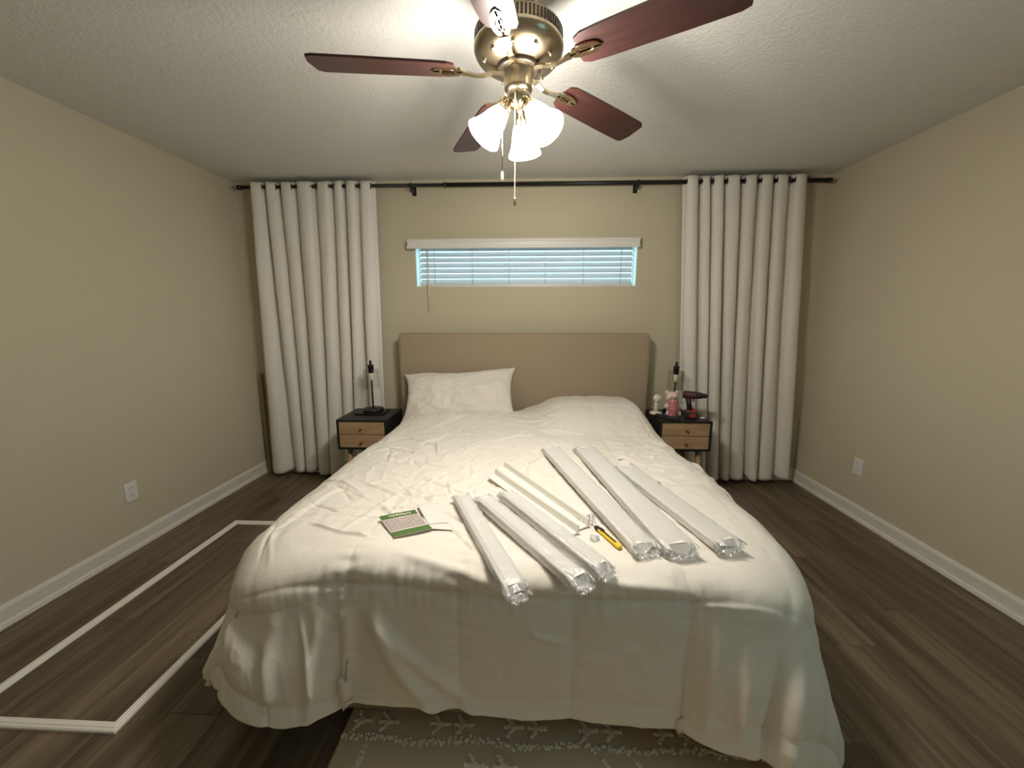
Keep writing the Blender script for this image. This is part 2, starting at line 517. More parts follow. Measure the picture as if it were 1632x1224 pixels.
def curtain(name, tops, bots, zbot, label, seed):
    root = empty(name, ((tops[0] + tops[-1]) / 2, YR, 0), 0, label, 'curtain', 'white grommet curtains')
    ox = root.location.x
    nW = len(tops) - 1
    per, nz = 30, 90
    u = np.linspace(0, nW, nW * per + 1)
    z01 = np.linspace(0, 1, nz)               # 0 top .. 1 bottom
    U, Z = np.meshgrid(u, z01, indexing='ij')
    xt = np.interp(U, np.arange(nW + 1), tops)
    xb = np.interp(U, np.arange(nW + 1), bots)
    zz = Z ** 1.0
    ph = 2 * PI * U
    amp_per = np.interp(U, np.arange(nW + 1) + .5, 1 + .25 * np.sin(np.arange(nW + 1) * 2.3 + seed))
    wav = np.cos(ph + .35 * np.sin(3 * Z + U * .7 + seed))
    wl = (xb - xt) * zz + xt
    wloc = np.interp(U, np.arange(nW) + .5, np.diff(tops))
    side = -.125 * wloc * np.sin(ph) + .006 * np.sin(2 * ph)
    X = wl + side * amp_per + .012 * Z * np.sin(ph * .5 + seed + 2 * Z)
    A = (.032 + .010 * Z) * amp_per
    Y = A * wav * (1 - .10 * np.cos(U * 1.7 + 4 * Z + seed)) + .006 * pnoise(U * 3 + 9, Z * 6 + seed)
    Y = np.clip(Y, -.075, .062)
    top = 2.412 + .006 * np.cos(ph) - .003
    bot = np.interp(U, np.arange(nW + 1), zbot) + .006 * np.cos(ph)
    ZZ = top + (bot - top) * Z
    P = np.stack([X - ox, Y, ZZ], -1)
    c = grid_obj('fabric', P, CURT, root)
    s = c.modifiers.new('thick', 'SOLIDIFY'); s.thickness = .003; s.offset = 0
    # bottom hem fold
    k = int(nz * .955)
    hemP = P[:, k:k + 2].copy(); hemP[:, :, 1] -= .0028
    hemP[:, 1, 2] = hemP[:, 0, 2] - .006
    grid_obj('hem_stitch', hemP, CURT, root)
    # metal grommets where the cloth crosses the rod
    for i in range(nW * 2):
        uu = .25 + i * .5
        xx = np.interp(uu, np.arange(nW + 1), tops) - ox
        g = lathe('grommet', [(.019, -.003), (.027, -.003), (.028, 0), (.027, .003), (.019, .003)], BLACK, root, 16,
                  Matrix.Translation((xx, 0, ZR)) @ Matrix.Rotation(R(90 + (35 if i % 2 else -35)), 4, 'Z') @ Matrix.Rotation(PI / 2, 4, 'X'), cap0=False, cap1=False)
    return root
curtain('curtain', [-2.172, -2.056, -1.946, -1.821, -1.671, -1.522, -1.428, -1.324, -1.196],
        [-2.285, -2.06, -1.955, -1.835, -1.735, -1.60, -1.49, -1.37, -1.25],
        [.018, .04, .05, .045, .02, .02, .03, .03, .03],
        'long white curtain left of the bed, hanging behind the nightstand that holds only a lamp', 1.0)
curtain('curtain', [1.152, 1.262, 1.345, 1.435, 1.565, 1.69, 1.80, 1.925, 2.056],
        [1.30, 1.42, 1.52, 1.61, 1.71, 1.815, 1.93, 2.05, 2.20],
        [.04, .04, .03, .05, .03, .06, .025, .06, .05],
        'long white curtain right of the bed, behind the nightstand with the drill', 2.6)

# thin wooden board leaning in the corner behind the left curtain
box('wooden_board', (-.014, -.009, 0), (.014, .009, .9), mat('board_wood', srgb(105, 85, 58), .6, build=b_wood(srgb(112, 92, 64), srgb(140, 116, 84), (30, 30, 2))), None, .002,
    loc=(XL + .058, D - .05, .0), mtx=Matrix.Rotation(R(-1.2), 4, 'X'))
tag(bpy.data.objects['wooden_board'], 'narrow brown wooden board standing in the corner behind the left curtain', 'board')

# ================================================================== OUTLETS
def outlet(loc, rz, label):
    o = empty('wall_outlet', loc, rz, label, 'outlet', 'white wall outlets')
    box('cover_plate', (-.036, -.006, -.058), (.036, 0, .058), PVC, o, .003, 2)
    for s in (-1, 1):
        r_ = box('receptacle', (-.017, -.0085, s * .021 - .0155), (.017, -.004, s * .021 + .0155), PVC, o, .002)
        for a in (-.006, .006):
            box('slot', (a - .001, -.0092, s * .021 - .002), (a + .001, -.0084, s * .021 + .007), BLACK, r_)
    lathe('cover_screw', [(.0035, 0), (.0035, .0015)], PVC, o, 10, Matrix.Translation((0, -.0055, 0)) @ Matrix.Rotation(PI / 2, 4, 'X'))
    return o
outlet((XL, 2.057, .353), PI / 2, 'white outlet plate low on the left wall')
outlet((XR, 2.618, .362), -PI / 2, 'white outlet plate low on the right wall')

# ================================================================== BED
BX = -.045
bed = empty('bed_frame', (BX, 2.17, 0), 0, 'taupe upholstered king bed frame with a tall plain headboard', 'bed frame')
hbw = .995
bm = bmesh.new()
bm_box(bm, (-hbw, .885, .10), (hbw, .985, 1.252))
bmesh.ops.bevel(bm, geom=list(bm.edges), offset=.022, segments=4, profile=.5, affect='EDGES')
hb = bmo('headboard', bm, HEAD, bed, smooth=True)
pp = [(-hbw + .004, .893, .12), (-hbw + .004, .893, 1.225), (-hbw + .02, .893, 1.243), (hbw - .02, .893, 1.243), (hbw - .004, .893, 1.225), (hbw - .004, .893, .12)]
tube('piping', pp, .005, HEAD, hb, 8)
for s in (-1, 1):
    box('side_rail', (s * .995, -1.02, .022), (s * .945, .885, .29), HEAD, bed, .012, 3, smooth=True)
box('foot_rail', (-.995, -1.06, .022), (.995, -1.01, .29), HEAD, bed, .012, 3, smooth=True)
for sx in (-.9, .9):
    for sy in (-.85, .8):
        lathe('bed_foot', [(.03, .0), (.03, .06)], BLACK, bed, 16, loc=(sx, sy, 0.0))
box('slat_base', (-.945, -1.0, .2), (.945, .88, .23), NSWOOD, bed)

# mattress
box('mattress', (BX - .90, 1.21, .232), (BX + .90, 3.045, .52), MATT, None, .05, 4, smooth=True)
tag(bpy.data.objects['mattress'], 'king mattress lying under the white comforter on the bed frame', 'mattress')

# comforter -----------------------------------------------------------
NU, NV = 620, 640
X0 = -.045
ZT = .615
CW = .82
s = np.linspace(-1.34, 1.37, NU)
t = np.linspace(0, 1, NV)
Sg, Tg = np.meshgrid(s, t, indexing='ij')
def sstep(a, b, x):
    k = np.clip((x - a) / (b - a), 0, 1)
    return k * k * (3 - 2 * k)
CF = 1.105                                   # y where the front roll begins
RR0 = .075
yhead = 2.80 + .26 * sstep(-.14, .10, s) - .03 * sstep(.75, 1.0, s)
fhang = .488 + .05 * sstep(.2, 1.0, s) - .03 * sstep(-.2, -.5, s) * 0 + .012 * np.sin(s * 5)
Ltot = (yhead - CF + fhang)[:, None]
tl = Tg * Ltot                               # arc length from the head edge
ycore = yhead[:, None] - tl
yc = np.maximum(ycore, CF)
nar = sstep(1.9, 2.75, yc)                   # narrower, shorter side drop towards the head
side_scale = 1 - .62 * nar
RC = .30                                     # plan radius of the front corners
a_o = np.where(np.abs(Sg) > CW, (np.abs(Sg) - CW) * side_scale, np.abs(Sg) - CW)
b_o = CF - ycore
va, vb = np.maximum(a_o + RC, 0), np.maximum(b_o + RC, 0)
pw = 2.7
npn = (va ** pw + vb ** pw + 1e-12) ** (1 / pw)
n2 = np.sqrt(va ** 2 + vb ** 2 + 1e-12)
sgx = np.sign(Sg)
nx, ny = va / n2 * sgx, -vb / n2
d = np.maximum(npn - RC, 0)
corner = np.abs(nx * ny) * 2
d = d + (np.maximum(np.maximum(va, vb) - RC, 0) - d) * np.where(Sg < 0, 1.0, .35) * sstep(.12, .5, d)
d = d * (1 - np.where(Sg < 0, .10, .0) * corner ** 4 * sstep(.2, .5, d))
RR = RR0 + (.215 - RR0) * np.abs(nx) ** 1.5 * (1 - .3 * nar)
q = PI / 2 * RR
flare = .05 + corner * np.where(Sg < 0, .34, .22)
hh = np.where(d < q, RR * np.sin(np.minimum(d, q) / RR), RR + flare * (d - q))
vv = np.where(d < q, RR * (1 - np.cos(np.minimum(d, q) / RR)), RR + (d - q))
k_ = np.where(npn > RC, (RC + hh) / np.maximum(npn, 1e-9), 1.0)
wk = 1 - .04 * nar
Xg = X0 + sgx * wk * np.where(a_o > -RC, (CW - RC) + va * k_, np.abs(Sg))
Yg = np.where(b_o > -RC, (CF + RC) - vb * k_, ycore)
Zg = ZT - vv
# pillow hump at the right of the head, low swell in front of the left pillow
hump = .135 * sstep(-.10, .30, Xg) * (1 - sstep(.74, .96, Xg)) * sstep(2.30, 2.80, Yg)
hump += .05 * (1 - sstep(-.15, .1, Xg)) * sstep(2.45, 2.75, Yg) * sstep(-1.05, -.7, Xg)
hump += .035 * np.exp(-((Xg + .45) / .22) ** 2 - ((Yg - 1.08) / .16) ** 2)
hump += .022 * np.exp(-((Xg - .1) / .5) ** 2 - ((Yg - 2.2) / .35) ** 2)
hump += -.02 * np.exp(-((Xg - .85) / .2) ** 2 - ((Yg - 1.1) / .2) ** 2) - .02 * np.exp(-((Xg + .95) / .2) ** 2 - ((Yg - 1.1) / .2) ** 2)
top_w = np.clip(1 - vv / .35, 0, 1)
Zg = Zg + hump * top_w
Zg = np.maximum(Zg, .012 + .004 * np.sin(Sg * 30))
P = np.stack([Xg, Yg, Zg], -1)
def normals(P):
    du = np.gradient(P, axis=0); dv = np.gradient(P, axis=1)
    n = np.cross(dv, du)
    n /= np.linalg.norm(n, axis=-1, keepdims=True) + 1e-9
    return n
N = normals(P)
N *= np.where(N[NU // 2, NV // 3, 2] > 0, 1, -1)
# quilting in cloth coordinates
cy = tl - (yhead - CF)[:, None]              # 0 at the front roll, negative on top
SEAM = .342
a_ = (Sg - .01 + .010 * pnoise(Sg * 4, cy * 4)) / SEAM + .5
b_ = (cy - .10 + .012 * pnoise(Sg * 4 + 7, cy * 4)) / SEAM
fa = np.abs(a_ - np.round(a_)) * SEAM        # distance to nearest seam
fb = np.abs(b_ - np.round(b_)) * SEAM
puff = lambda dd, w: 1 - np.exp(-dd / w)
flat = .55 + .45 * sstep(-.05, .12, cy)
disp = .011 * (puff(fa, .03) + puff(fb, .03)) * flat
front_seam = np.abs(cy - .10)
disp += (.008 * np.exp(-((cy - .07) / .03) ** 2) - .007 * np.exp(-(front_seam / .008) ** 2)) * (1 - .8 * corner)
# gathers along the seams
gat = np.exp(-(fb / .05) ** 2) * pnoise(Sg * 38, cy * 7) + np.exp(-(fa / .045) ** 2) * pnoise(Sg * 7, cy * 38)
disp += .0065 * gat * (1 - .75 * sstep(.22, .38, cy)) * (1 - .6 * corner) * (.4 + .6 * sstep(-.4, .1, cy) + .3 * (Sg < -.1))
# broad softness and fine creases
wx = Sg + .07 * pnoise(Sg * 3, cy * 3 + 5); wy = cy + .07 * pnoise(Sg * 3 + 11, cy * 3)
disp += .012 * pnoise(wx * 3.2, wy * 3.2) + .006 * pnoise(wx * 8 + 3, wy * 6)
rg = 1 - np.abs(pnoise(wx * 9 + wy * 5, wy * 9 - wx * 4)) * 2
rough_zone = np.clip(.25 + .75 * np.exp(-((Sg + .45) / .45) ** 2) * sstep(-.1, -.5, cy) + .8 * np.exp(-((Sg - .75) / .25) ** 2) * np.exp(-((cy + 1.1) / .4) ** 2), 0, 1)
disp += .0065 * np.clip(rg, 0, 1) ** 3 * rough_zone
def crease(s0, c0, s1, c1, w, amp):
    ex, ey = s1 - s0, c1 - c0
    L = math.hypot(ex, ey)
    u_ = ((Sg - s0) * ex + (cy - c0) * ey) / (L * L)
    wob = .25 * w * np.sin(u_ * 7 + s0 * 40)
    dd = ((Sg - s0) * -ey + (cy - c0) * ex) / L + wob
    tp = np.clip(u_, 0, 1)
    taper = np.clip(np.minimum(u_, 1 - u_) * 5 + .15, 0, 1) * (u_ > -.03) * (u_ < 1.03)
    return amp * np.exp(-(dd / w) ** 2) * taper
for i in range(110):                          # short creases scattered on the left and middle of the top
    s0 = rng.uniform(-.95, .2); c0 = rng.uniform(-1.55, -.12)
    if s0 > -.1 and c0 > -.7: continue
    an = rng.choice([R(35), R(-50), R(75), R(10)]) + rng.normal() * .25
    L = rng.uniform(.07, .36)
    disp += crease(s0, c0, s0 + L * math.cos(an), c0 + L * math.sin(an), rng.uniform(.005, .010), rng.uniform(.006, .013) * rng.choice([1, 1, -1]))
for i in range(26):                          # bunching on the right side towards the head
    s0 = rng.uniform(.5, 1.0); c0 = rng.uniform(-1.35, -.6)
    an = R(rng.uniform(-35, 60)); L = rng.uniform(.06, .2)
    disp += crease(s0, c0, s0 + L * math.cos(an), c0 + L * math.sin(an), rng.uniform(.008, .016), rng.uniform(.006, .012))
for cr in [(-.50, .14, -.52, .50, .022, .016), (-.44, .16, -.22, .52, .030, .018), (-.40, .20, -.10, .50, .022, .010), (-.60, .16, -.70, .50, .02, .012),
           (-.74, .14, -.86, .46, .03, .014), (-.66, .17, -.66, .44, .012, .007), (.86, .02, .88, .55, .025, -.022), (.97, .1, .95, .55, .05, .02),
           (.62, .16, .64, .5, .03, .009), (.72, .18, .78, .5, .025, .008), (.5, .5, .78, .52, .012, .006), (-.3, .46, .1, .49, .010, .006),
           (.2, .30, .38, .24, .014, .007), (.05, .2, .16, .24, .012, .006), (-.36, .02, .08, .10, .014, .010), (.2, .05, .5, .08, .012, .009), (.52, .1, .8, .11, .012, .008),
           (-.72, -.3, -.3, -.32, .010, .006), (-.62, -.1, -.5, -.5, .012, .007), (-.5, -.14, -.46, -.42, .010, .006)]:
    disp += crease(*cr[:5], cr[5] * (1.5 if cr[1] > .1 else 1.1))
disp *= 1 - .75 * np.clip(corner, 0, 1) * sstep(-.2, 0, cy) * (1 - sstep(.2, .35, cy))
free = np.clip(sstep(.0, .03, tl), 0, 1)
P = P + N * disp[..., None] * (.3 + .7 * free[..., None])
P[..., 2] = np.maximum(P[..., 2], .012)
duv = grid_obj('comforter', P, DUV)
sm = duv.modifiers.new('thick', 'SOLIDIFY'); sm.thickness = .018; sm.offset = 1
tag(duv, 'thick white quilted comforter spread over the bed and hanging over its foot', 'comforter')
fc = grid_faces(NU, NV)
bvh = BVHTree.FromPolygons([Vector(p) for p in P.reshape(-1, 3).tolist()], fc.tolist())
def dz(x, y):
    h_ = bvh.ray_cast(Vector((x, y, 2)), Vector((0, 0, -1)))
    return h_[0].z if h_[0] else .6

# pillow ---------------------------------------------------------------
def pillow(name, w, h, th, loc, rot, label):
    n, m_ = 90, 60
    u = np.linspace(-1, 1, n); v_ = np.linspace(-1, 1, m_)
    Uu, Vv = np.meshgrid(u, v_, indexing='ij')
    th_ = th * (np.clip(1 - np.abs(Uu) ** 3.2, 0, 1) ** .55) * (np.clip(1 - np.abs(Vv) ** 2.6, 0, 1) ** .55)
    xs = Uu * w / 2 * (1 - .07 * (1 - Vv ** 2) * np.abs(Uu) ** 6)
    ys = Vv * h / 2 * (1 - .10 * (1 - Uu ** 2) * np.abs(Vv) ** 6)
    ys = ys + (Vv > 0) * Vv * .030 * (pnoise(Uu * 1.6 + 2.3, Vv * 0 + .5) + .25 * Uu)
    xs = xs + np.sign(Uu) * .02 * np.abs(Uu) ** 8 * np.abs(Vv) ** 4
    wr = .024 * pnoise(Uu * 4 + 3, Vv * 3) + .008 * np.clip(1 - 2.2 * np.abs(pnoise(Uu * 4 + Vv * 3, Vv * 4 - Uu * 2 + 5)), 0, 1) ** 2 + .006 * pnoise(Uu * 3 - Vv * 6, Vv * 3 + 8)
    wr += .010 * np.exp(-((Uu - .62 - .1 * Vv) / .05) ** 2) * (1 - Vv ** 2) + .008 * np.exp(-((Uu - .78) / .04) ** 2)
    bm = bmesh.new()
    for sg in (1, -1):
        zz = sg * (th_ + wr * (th_ / th))
        g = [[bm.verts.new((xs[i, j], ys[i, j], zz[i, j])) for j in range(m_)] for i in range(n)]
        for i in range(n - 1):
            for j in range(m_ - 1):
                bm.faces.new((g[i][j], g[i + 1][j], g[i + 1][j + 1], g[i][j + 1]))
    bmesh.ops.remove_doubles(bm, verts=bm.verts, dist=1e-5)
    o = bmo(name, bm, PILL, None, loc, True)
    o.rotation_euler = rot
    return tag(o, label, 'pillow')
pl = pillow('pillow', .87, .43, .095, (-.535, 2.92, .772), (R(57), R(-2.5), R(1)), 'white pillow leaning on the headboard at the left side of the bed')

# ================================================================== NIGHTSTANDS
def nightstand(loc, label):
    o = empty('nightstand', loc, 0, label, 'nightstand', 'black and oak nightstands')
    w, dp, z0, z1 = .185, .36, .415, .64
    t_ = .014
    bm = bmesh.new()
    for lo, hi in (((-w, 0, z1 - t_), (w, dp, z1)), ((-w, 0, z0), (w, dp, z0 + t_)), ((-w, 0, z0 + t_), (-w + t_, dp, z1 - t_)), ((w - t_, 0, z0 + t_), (w, dp, z1 - t_)), ((-w + t_, dp - .01, z0 + t_), (w - t_, dp, z1 - t_))):
        bm_box(bm, lo, hi)
    bmo('case', bm, NSBLK, o)
    hh_ = (z1 - z0 - 2 * t_ - .007) / 2
    for k in range(2):
        a = z0 + t_ + .001 + k * (hh_ + .005)
        dr = box('drawer', (-w + t_ + .001, .004, a), (w - t_ - .001, .33, a + hh_), NSWOOD, o, .001)
        lathe('knob', [(.004, 0), (.004, .010), (.010, .016), (.011, .021), (.007, .025)], BRASS, dr, 16, Matrix.Translation((0, .004, a + hh_ / 2)) @ Matrix.Rotation(PI / 2, 4, 'X'))
    for sx in (-1, 1):
        for sy in (0, 1):
            y_ = .06 if sy == 0 else dp - .06
            tube('leg', [(sx * .12, y_, z0), (sx * .15, y_ + (.02 if sy else -.02), 0)], [.019, .011], LEGWOOD, o, 14)
    box('leg_bar', (-.14, .05, z0 - .02), (.14, .075, z0), NSBLK, o, .002)
    return o
nightstand((-1.215, 2.665, 0), 'black nightstand with two oak drawers left of the bed, lamp on top')
nightstand((1.142, 2.73, 0), 'black nightstand with two oak drawers right of the bed, cluttered top')

# table lamps
BULBW = mat('bulb_white', srgb(235, 228, 205), .3)
def table_lamp(loc, rz, label):
    o = empty('table_lamp', loc, rz, label, 'lamp', 'unlit glass table lamps')
    lathe('base', [(.074, 0), (.078, .004), (.078, .018), (.070, .024), (.012, .026)], BLACK, o, 40)
    tube('stem', [(0, 0, .02), (0, 0, .27)], .0065, BLACK, o, 12)
    lathe('bulb', [(.006, .24), (.013, .255), (.014, .285), (.010, .305)], BULBW, o, 16)
    so = lathe('socket', [(.012, .30), (.021, .305), (.021, .352), (.024, .355), (.024, .362), (.010, .366)], BLACK, o, 24)
    lathe('switch_knob', [(.009, .362), (.009, .392), (.006, .398)], BLACK, so, 14)
    lathe('glass_shade', [(.060, .17), (.060, .325), (.0585, .327), (.022, .327)], LGLASS, o, 40, cap0=False, cap1=False)
    return o
table_lamp((-1.215, 2.90, .640 + .012), .3, 'unlit black table lamp with clear glass shade on the left nightstand')
table_lamp((1.145, 3.005, .640), 0, 'unlit black table lamp with clear glass shade on the right nightstand')
# flat black case under the left lamp
box('flat_case', (-.125, -.075, 0), (.10, .075, .012), mat('black_plastic', srgb(18, 18, 19), .4), None, .004, 2, loc=(-1.205, 2.885, .640))
tag(bpy.data.objects['flat_case'], 'flat black case lying beneath the lamp on the left nightstand', 'case')

# things on the right nightstand ---------------------------------------
NZ = .64
fm = empty('vanity_mirror', (.990, 2.945, NZ), 0, 'small white round mirror on a stand on the right nightstand', 'mirror')
CREAM = mat('cream_plastic', srgb(230, 220, 205), .4)
lathe('base', [(.044, 0), (.046, .004), (.046, .012), (.034, .018), (.012, .022)], CREAM, fm, 32)
lathe('stand', [(.017, .018), (.015, .05), (.015, .088), (.012, .095)], CREAM, fm, 24)
lathe('mirror_head', [(.004, -.012), (.024, -.010), (.030, -.004), (.030, .006), (.027, .010)], CREAM, fm, 32, Matrix.Translation((0, -.012, .125)) @ Matrix.Rotation(R(82), 4, 'X'))
can = empty('drink_can', (1.062, 2.800, NZ), 0, 'tall slim pink can in front of the plush toy on the right nightstand', 'can')
def b_can(nt, b):
    v_ = coords(nt)
    c = ramp(nt, noise(nt, v_, 70, 2), [(.42, srgb(186, 96, 116)), (.6, srgb(214, 150, 158))])
    nt.links.new(c, b.inputs['Base Color'])
lathe('can_body', [(.022, 0), (.0285, .006), (.029, .012), (.029, .138), (.0245, .15)], mat('pink_can', srgb(215, 110, 135), .3, .3, build=b_can), can, 32)
lathe('can_rim', [(.0245, .149), (.026, .152), (.026, .156), (.023, .155), (.022, .150)], mat('aluminium', srgb(200, 200, 200), .25, 1), can, 32)
plush = empty('plush_bear', (1.092, 2.882, NZ), 0, 'small pale pink plush bear sitting behind the pink can', 'plush toy')
FUR = mat('pale_plush', srgb(226, 200, 188), .95, spec=.1, build=b_fabric(160, .9))
def ball(name, c, r, m, parent, sc=(1, 1, 1), seg=20):
    bm = bmesh.new()
    bmesh.ops.create_uvsphere(bm, u_segments=seg, v_segments=seg // 2 + 2, radius=r)
    for v_ in bm.verts:
        v_.co = Vector((v_.co.x * sc[0] + c[0], v_.co.y * sc[1] + c[1], v_.co.z * sc[2] + c[2]))
    return bmo(name, bm, m, parent, None, True)
ball('body', (0, 0, .060), .047, FUR, plush, (1, .8, 1.2))
hd = ball('head', (-.012, -.01, .148), .042, FUR, plush, (1.1, .95, 1))
for sx in (-1, 1):
    ball('ear', (-.012 + sx * .036, 0, .182), .016, FUR, hd, (1, .6, 1))
    ball('eye', (-.012 + sx * .016, -.047, .155), .0045, BLACK, hd)
    ball('arm', (sx * .045, -.014, .078), .020, FUR, plush, (1.1, .9, 1.1))
    ball('leg', (sx * .034, -.024, .024), .024, FUR, plush, (1, 1.0, 1.0))
ball('muzzle', (-.012, -.045, .138), .016, FUR, hd, (1.1, .7, .8))
dr = empty('cordless_drill', (1.222, 2.855, NZ), R(-22), 'black and red cordless drill standing on the right nightstand', 'drill')
DRB = mat('drill_black', srgb(30, 27, 26), .5); DRR = mat('drill_red', srgb(150, 44, 38), .45); DRD = mat('drill_dark_red', srgb(74, 34, 32), .5)
box('battery', (-.045, -.05, 0), (.045, .05, .045), DRB, dr, .008, 2)
box('battery_label', (-.012, -.0535, .008), (.030, -.049, .034), DRR, dr, .001)
box('battery_clip', (-.035, -.045, .045), (.035, .045, .058), DRR, dr, .006, 2)
tube('grip', [(-.012, 0, .055), (-.020, 0, .10), (-.028, 0, .145)], [.021, .018, .021], DRB, dr, 14)
tube('motor_body', [(-.068, 0, .168), (-.062, 0, .168), (.02, 0, .168), (.036, 0, .168)], [.018, .029, .029, .024], DRD, dr, 20)
tube('gear_case', [(.03, 0, .168), (.062, 0, .168)], [.026, .022], DRB, dr, 20)
tube('chuck', [(.058, 0, .168), (.066, 0, .168), (.09, 0, .168), (.102, 0, .168)], [.017, .019, .016, .007], DRB, dr, 16)
box('trigger', (.0, -.008, .118), (.012, .008, .142), DRR, dr, .003)
st = empty('hair_straightener', (1.03, 2.80, NZ), R(-38), 'slim black styling tool lying across the front of the right nightstand', 'styling tool')
box('lower_arm', (-.085, -.014, .0), (.085, .014, .014), DRB, st, .005, 2)
box('upper_arm', (-.085, -.013, .015), (.080, .013, .027), DRB, st, .005, 2)
lathe('hinge', [(.012, -.015), (.012, .015)], DRB, st, 14, Matrix.Translation((-.082, 0, .014)) @ Matrix.Rotation(PI / 2, 4, 'X'))
bm = bmesh.new(); bm_box(bm, (-.016, -.01, 0), (.016, .01, .016)); bmesh.ops.bevel(bm, geom=list(bm.edges), offset=.005, segments=2, affect='EDGES')
bmesh.ops.subdivide_edges(bm, edges=bm.edges[:], cuts=1)
for v_ in bm.verts: v_.co += Vector((random.uniform(-1, 1), random.uniform(-1, 1), 0)) * .0025
tag(bmo('tissue_scrap', bm, PILL, None, (1.283, 2.80, NZ)), 'tiny crumpled white scrap beside the drill on the right nightstand', 'scrap')

# ================================================================== CEILING FAN
FX, FY, FS = -.039, 1.428, .86
fan = empty('ceiling_fan', (FX, FY, CAM_H + FS * (H - CAM_H)), 0, 'pewter ceiling fan with five dark cherry blades and three lit glass shades', 'ceiling fan')
fan.scale = (FS, FS, FS)
# z below is relative to the top of the motor housing
TOPZ = (H - CAM_H) * (1 - FS) / FS
lathe('canopy', [(.085, TOPZ), (.085, TOPZ - .02), (.078, TOPZ - .05), (.05, TOPZ - .075), (.02, TOPZ - .085)], PEWTER, fan, 48)
lathe('down_rod', [(.016, TOPZ - .08), (.016, .0)], PEWTER, fan, 20)
hs = lathe('motor_housing', [(.12, 0), (.158, -.004), (.166, -.012), (.166, -.050), (.170, -.056), (.170, -.064), (.163, -.080), (.146, -.098), (.120, -.112), (.092, -.120), (.086, -.122)], PEWTER, fan, 64)
bm = bmesh.new()
for k in range(72):
    a = 2 * PI * k / 72
    mt = Matrix.Rotation(a, 4, 'Z')
    bm_box(bm, (.1635, -.0042, -.046), (.1675, .0042, -.016), mt)
vr = bmo('vent_ring', bm, PEWDK, hs)
vr['kind'] = 'stuff'
lathe('flywheel', [(.085, -.112), (.085, -.132), (.078, -.138), (.05, -.138)], PEWDK, fan, 48)
for k in range(10):
    a = 2 * PI * (k + .3) / 10
    rr_, zz_ = .133, -.107
    lathe('trim_rivet', [(.008, 0), (.008, .003), (.004, .006)], POL, hs, 12, Matrix.Translation((rr_ * math.cos(a), rr_ * math.sin(a), zz_)) @ Matrix.Rotation(a, 4, 'Z') @ Matrix.Rotation(R(150), 4, 'Y'))
ZB = -.135
blade_me = None
def blade_mesh():
    # outline in the blade plane, x outwards
    out = [(.245, -.052), (.27, -.064), (.33, -.068), (.60, -.074), (.745, -.074), (.765, -.060), (.775, .02), (.765, .066), (.74, .074), (.60, .073), (.33, .066), (.27, .062), (.245, .05), (.236, 0)]
    bm = bmesh.new()
    lo = [bm.verts.new((x_, y_, -.004)) for x_, y_ in out]
    hi = [bm.verts.new((x_, y_, .004)) for x_, y_ in out]
    n = len(out)
    bm.faces.new(lo[::-1]); bm.faces.new(hi)
    for i in range(n):
        bm.faces.new((lo[i], lo[(i + 1) % n], hi[(i + 1) % n], hi[i]))
    bmesh.ops.recalc_face_normals(bm, faces=bm.faces)
    me = bpy.data.meshes.new('blade'); bm.to_mesh(me); bm.free()
    return me
BM = blade_mesh()
def bracket_mesh():
    bm = bmesh.new()
    # flat arm from the flywheel curling to the blade, ending in an oval open loop
    def strip(path, w, th):
        prev = None
        for (x_, y_, z_), ww in zip(path, w):
            r_ = [bm.verts.new((x_, y_ - ww, z_ - th)), bm.verts.new((x_, y_ + ww, z_ - th)), bm.verts.new((x_, y_ + ww, z_ + th)), bm.verts.new((x_, y_ - ww, z_ + th))]
            if prev:
                for i in range(4):
                    bm.faces.new((prev[i], prev[(i + 1) % 4], r_[(i + 1) % 4], r_[i]))
            else:
                bm.faces.new(r_)
            prev = r_
        bm.faces.new(prev[::-1])
    strip([(.06, 0, .0), (.10, 0, -.004), (.13, 0, -.016), (.16, 0, -.018), (.195, 0, -.012), (.215, 0, -.009)], [.014, .012, .009, .008, .010, .014], .004)
    n = 22
    for rin, rout, z_ in ((.017, .030, -.0095), (.0, .011, -.0095)):
        ring = []
        for k in range(n):
            a = 2 * PI * k / n
            c, s_ = math.cos(a), math.sin(a)
            ring.append([bm.verts.new((.268 + c * rr2 * 1.95, s_ * rr2, zz2)) for rr2, zz2 in ((max(rin, .0005), z_), (rout, z_), (rout, z_ + .006), (max(rin, .0005), z_ + .006))])
        for k in range(n):
            A_, B_ = ring[k], ring[(k + 1) % n]
            for i in range(4):
                bm.faces.new((A_[i], A_[(i + 1) % 4], B_[(i + 1) % 4], B_[i]))
    bm_box(bm, (.21, -.004, -.0095), (.33, .004, -.0035))
    bmesh.ops.recalc_face_normals(bm, faces=bm.faces)
    me = bpy.data.meshes.new('blade_bracket'); bm.to_mesh(me); bm.free()
    return me
BRM = bracket_mesh()
for k in range(5):
    a = R(186.8 + 72 * k)
    br = link('blade_bracket', BRM, POL, fan, (0, 0, ZB), smooth=False)
    br.rotation_euler = (0, 0, a)
    b2 = link('blade', BM, BLADE, fan, (0, 0, ZB))
    b2.rotation_euler = (Matrix.Rotation(a, 3, 'Z') @ Matrix.Rotation(R(-11), 3, 'X')).to_euler()
